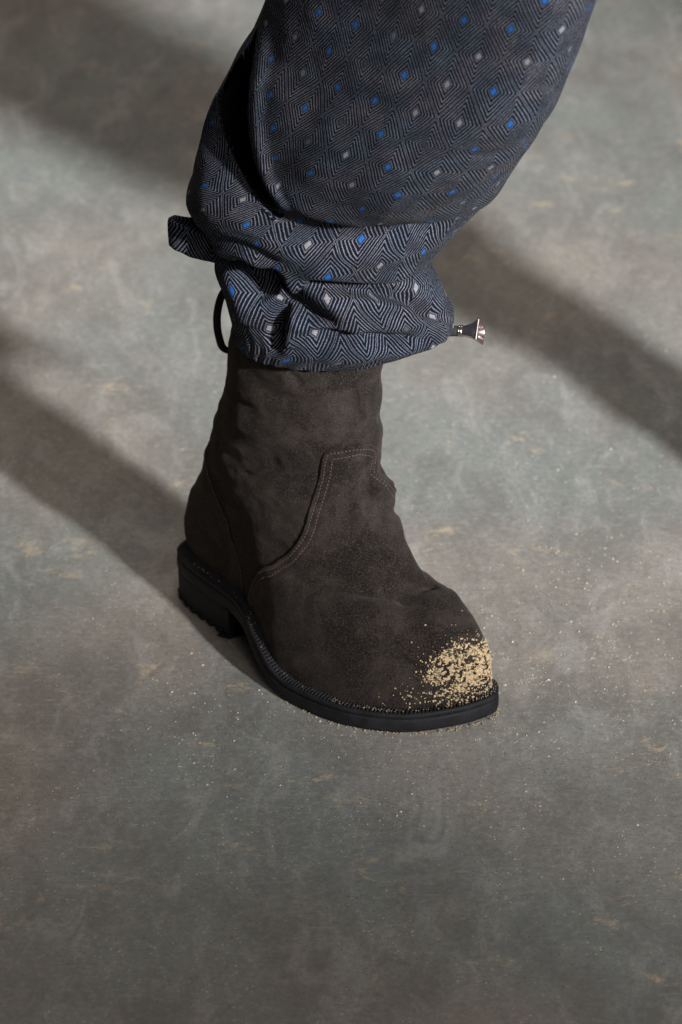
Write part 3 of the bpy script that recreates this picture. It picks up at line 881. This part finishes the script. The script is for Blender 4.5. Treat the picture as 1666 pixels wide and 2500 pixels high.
arc = np.r_[np.zeros((1, TNT)), np.cumsum(np.linalg.norm(np.diff(np.concatenate([TG0, TG0[:, :1]], 1), axis=1), axis=2), axis=1).T].T  # (TNT, TNP+1)
q4 = TNP // 4
Uc = -(arc - arc[:, q4:q4+1])
Vc = np.broadcast_to(-TT[:, None], Uc.shape) - 0.10 * Uc
TGn = carve(TG)
W0 = TGn.reshape(-1, 3)
Nn = grid_normals(TGn).reshape(-1, 3)
if np.sum(Nn * TN.reshape(-1, 3)) < 0: Nn = -Nn
W1 = add_folds(W0, Nn, [(p, a * (2.1 if np.mean(np.array(p)[:, 2]) < .335 else 1.3), sg * (1.2 if np.mean(np.array(p)[:, 2]) < .335 else 1)) for _, p, a, sg in TROUSER_FOLDS])
zz = W0[:, 2]
amp = 0.0017 * sstep(zz, .33, .40) + 0.0016 * (1 - sstep(zz, .30, .34))
W1 = W1 + Nn * (amp * field(W0 * [1, 1, .8], 20, 2, 2))[:, None]
gath = (1 - sstep(zz, .262, .300)) * .0005
ang_ = np.tile(TA, TNT)
W1 = W1 + Nn * (gath * (np.sin(ang_ * 34 + 2.2 * np.sin(ang_ * 5)) + .6 * field(W0, 60, 4, 2)))[:, None]
W1 = W1 + Nn * (0.00022 * field(W0, 900, 6, 1))[:, None]
# duplicate the seam column (at the right back) for the uv map
WG = W1.reshape(TNT, TNP, 3)
roll = TNP // 4 * 3                        # put the uv seam at the back
WGc = np.concatenate([WG[:, roll:], WG[:, :roll + 1]], 1)
Uc2 = np.concatenate([Uc[:, roll:TNP], Uc[:, :roll + 1] + 0], 1)
tot = arc[:, -1:]
Uc2 = np.concatenate([Uc[:, roll:TNP] + tot, Uc[:, :roll + 1]], 1)
Vc2 = np.broadcast_to(-TT[:, None], Uc2.shape) - 0.10 * Uc2
leg = mesh_obj('leg', WGc.reshape(-1, 3) - np.array(trousers.location), grid_faces(TNT, TNP + 1, False), M_WOOL, trousers,
               uvs=np.stack([Uc2, Vc2], -1).reshape(-1, 2))
TO = np.array(trousers.location)

# folded tab at the back of the hem
def strap_loop(path, h0, h1, thick, name, material, parent, uvscale=1.0):
    """upright band of cloth following a horizontal path; h0/h1 = lower/upper z offsets at every point"""
    P = np.asarray(path, float); n = len(P)
    T = np.gradient(P, axis=0); T[:, 2] = 0; T /= np.linalg.norm(T, axis=1, keepdims=True)
    S = np.column_stack([T[:, 1], -T[:, 0], np.zeros(n)])
    prof = []
    for k in range(16):
        a = 2 * pi * k / 16; prof.append((np.sign(cos(a)) * abs(cos(a)) ** .6, np.sign(sin(a)) * abs(sin(a)) ** .45))
    V = []; UVs = []
    s_ = np.r_[0, np.cumsum(np.linalg.norm(np.diff(P, axis=0), axis=1))]
    for i in range(n):
        for a, b in prof:
            V.append(P[i] + S[i] * thick / 2 * a + np.array([0, 0, (h0[i] + h1[i]) / 2 + (h1[i] - h0[i]) / 2 * b]))
            UVs.append((s_[i] + .013, b * (h1[i] - h0[i]) / 2 + .02))
    F = [tuple(f) for f in grid_faces(n, 16)] + [tuple(range(16))[::-1], tuple((n-1)*16 + np.arange(16))]
    V = np.array(V); nrm = rng.normal(0, 1, 3)
    V = V + .0008 * np.stack([lump_noise(V, 70, k + 20, 2) for k in range(3)], -1)
    return mesh_obj(name, V - TO, F, material, parent, uvs=UVs)
tabp = resample(np.array([(-.070, -.216, .337), (-.092, -.219, .338), (-.108, -.2165, .3405), (-.1185, -.212, .3425), (-.1225, -.207, .343), (-.1190, -.2025, .343), (-.108, -.2015, .340), (-.085, -.20, .338)]), 60)
tf_ = np.linspace(0, 1, 60)
hh0 = np.interp(tf_, [0, .3, .5, .7, 1], [-.0125, -.012, -.0105, -.009, -.008]); hh1 = np.interp(tf_, [0, .25, .45, .55, .75, 1], [.010, .0095, .0115, .0125, .013, .012])
strap_loop(tabp, hh0, hh1, .0045, 'hem_tab', M_WOOL, trousers)

# drawcord loop behind the shaft
cp = smooth_open(np.array([(-.076, -.175, .293), (-.0825, -.170, .2815), (-.0873, -.168, .272), (-.0900, -.167, .260), (-.0905, -.166, .249), (-.0893, -.166, .239), (-.0860, -.165, .2285), (-.078, -.158, .224), (-.066, -.150, .235), (-.055, -.15, .262)]), 70)
v, f = tube(cp, .0029, 12, flat=1.0, up=(0.05, 1, 0), flat_b=.4)
mesh_obj('drawcord', v - TO, f, M_CORD, trousers)

# toggle on the cord end
ax = Vector((0.93, -0.36, 0.14)).normalized()
tog_o = Vector((0.0800, -0.206, 0.2640))
ex, ey = ax, Vector((0, 0, 1)).cross(ax).normalized(); ez = ex.cross(ey)
roll_a = radians(49)
e1 = ey * cos(roll_a) + ez * sin(roll_a); e2 = -ey * sin(roll_a) + ez * cos(roll_a)
def lathe(prof, k=32, square=None):
    """prof = (distance along axis, radius, squareness 0..1)"""
    V = []
    for d, r, sq in prof:
        for j in range(k):
            a = 2*pi*j/k
            c, s2 = cos(a), sin(a)
            m_ = max(abs(c), abs(s2)); rr = r * ((1 - sq) + sq * (1 / m_) * .96)
            V.append(tog_o + ex * d + e1 * (rr * c) + e2 * (rr * s2))
    F = [tuple(f) for f in grid_faces(len(prof), k)] + [tuple(range(k))[::-1], tuple((len(prof)-1)*k + np.arange(k))]
    return np.array([v[:] for v in V]) - TO, F
v, f = lathe([(-.012, .0040, 0), (0, .0041, 0), (.0040, .0039, 0), (.0072, .0037, 0), (.0076, .0032, 0)])
tog = mesh_obj('cord_end', v, f, simple('dark_green_cord', (.030, .034, .030), .7), trousers)
v, f = lathe([(.0058, .0034, 0), (.0060, .0043, 0), (.0066, .0046, 0), (.0072, .0043, 0), (.0075, .0040, 0), (.0078, .0043, 0), (.0084, .0046, 0), (.0090, .0043, 0), (.0092, .0034, 0)])
mesh_obj('ferrule', v, f, M_STEEL, tog)
v, f = lathe([(.0088, .0030, .1), (.0090, .0037, .3), (.0105, .0039, .6), (.0130, .0043, .8), (.0160, .0050, .92), (.0185, .0060, .97), (.0205, .0071, 1), (.0217, .0079, 1), (.0225, .0080, 1), (.0229, .0077, .98),
              (.0230, .0062, .1), (.0226, .0059, 0), (.0150, .0040, 0), (.0148, .0015, 0)], 48)
bell = mesh_obj('toggle', v, f, M_GUN, tog)
bm = bmesh.new(); bm.from_mesh(bell.data)
bm.to_mesh(bell.data); bm.free()
bell.data.set_sharp_from_angle(angle=radians(28)) if hasattr(bell.data, 'set_sharp_from_angle') else None

# ------------------------------------------------------------------ grit lying on the floor
n = 30000
P_ = []
for i in range(n * 3):
    x, y = rng.uniform(-.42, .42), rng.uniform(-.85, .35)
    d = 0.05 + 1.1 * math.exp(-((x - .10) / .16) ** 2 - ((y + .30) / .13) ** 2) + 1.0 * math.exp(-((x - .2) / .12) ** 2 - ((y + .17) / .14) ** 2) + .4 * math.exp(-((x + .12) / .2) ** 2 - ((y + .36) / .12) ** 2)
    c_ = mnoise.noise(Vector((x * 14, y * 14, 1))) * .5 + .5
    c2 = mnoise.noise(Vector((x * 60, y * 60, 5))) * .5 + .5
    if rng.random() < d * (.10 + 2.2 * c_ ** 3) * (.15 + 2.0 * c2 ** 2) * (1 - .6 * sstep(-y, .45, .7)): P_.append((x, y, .00012))
P_ = np.array(P_)
R_ = np.clip(rng.lognormal(math.log(.00031), .5, len(P_)), .00014, .0013)
V, F = scatter(P_, R_, squash=.6)
gr = mesh_obj('floor_grit', V, F, M_DUST, None, smooth=False)
gr['kind'] = 'stuff'

# ------------------------------------------------------------------ the next leg beyond the right edge, whose shade crosses the floor
def copy_tree(o, parent=None):
    c = o.copy(); COL.objects.link(c)
    if parent is not None: c.parent = parent
    for ch in [x for x in bpy.data.objects if x.parent == o]: copy_tree(ch, c)
    return c
STEP = Vector((0.49, 0.055, 0)); TURN = radians(-50); PIV = Vector((-0.024, -0.193, 0))
from mathutils import Matrix
RT = Matrix.Rotation(TURN, 3, 'Z')
b2 = copy_tree(boot); RB = Matrix.Rotation(radians(-8), 3, 'Z')
b2.location = PIV + RB @ (boot.location - PIV) + STEP; b2.rotation_euler.z += radians(-8)
b2['label'] = 'second brown suede boot, standing just beyond the right edge of the picture'
t2 = copy_tree(trousers); t2.location = PIV + RT @ (trousers.location - PIV) + STEP; t2.rotation_euler.z += TURN; t2.scale = (0.8, 0.8, 1)
t2['label'] = 'second diamond woven trouser leg, just beyond the right edge of the picture'
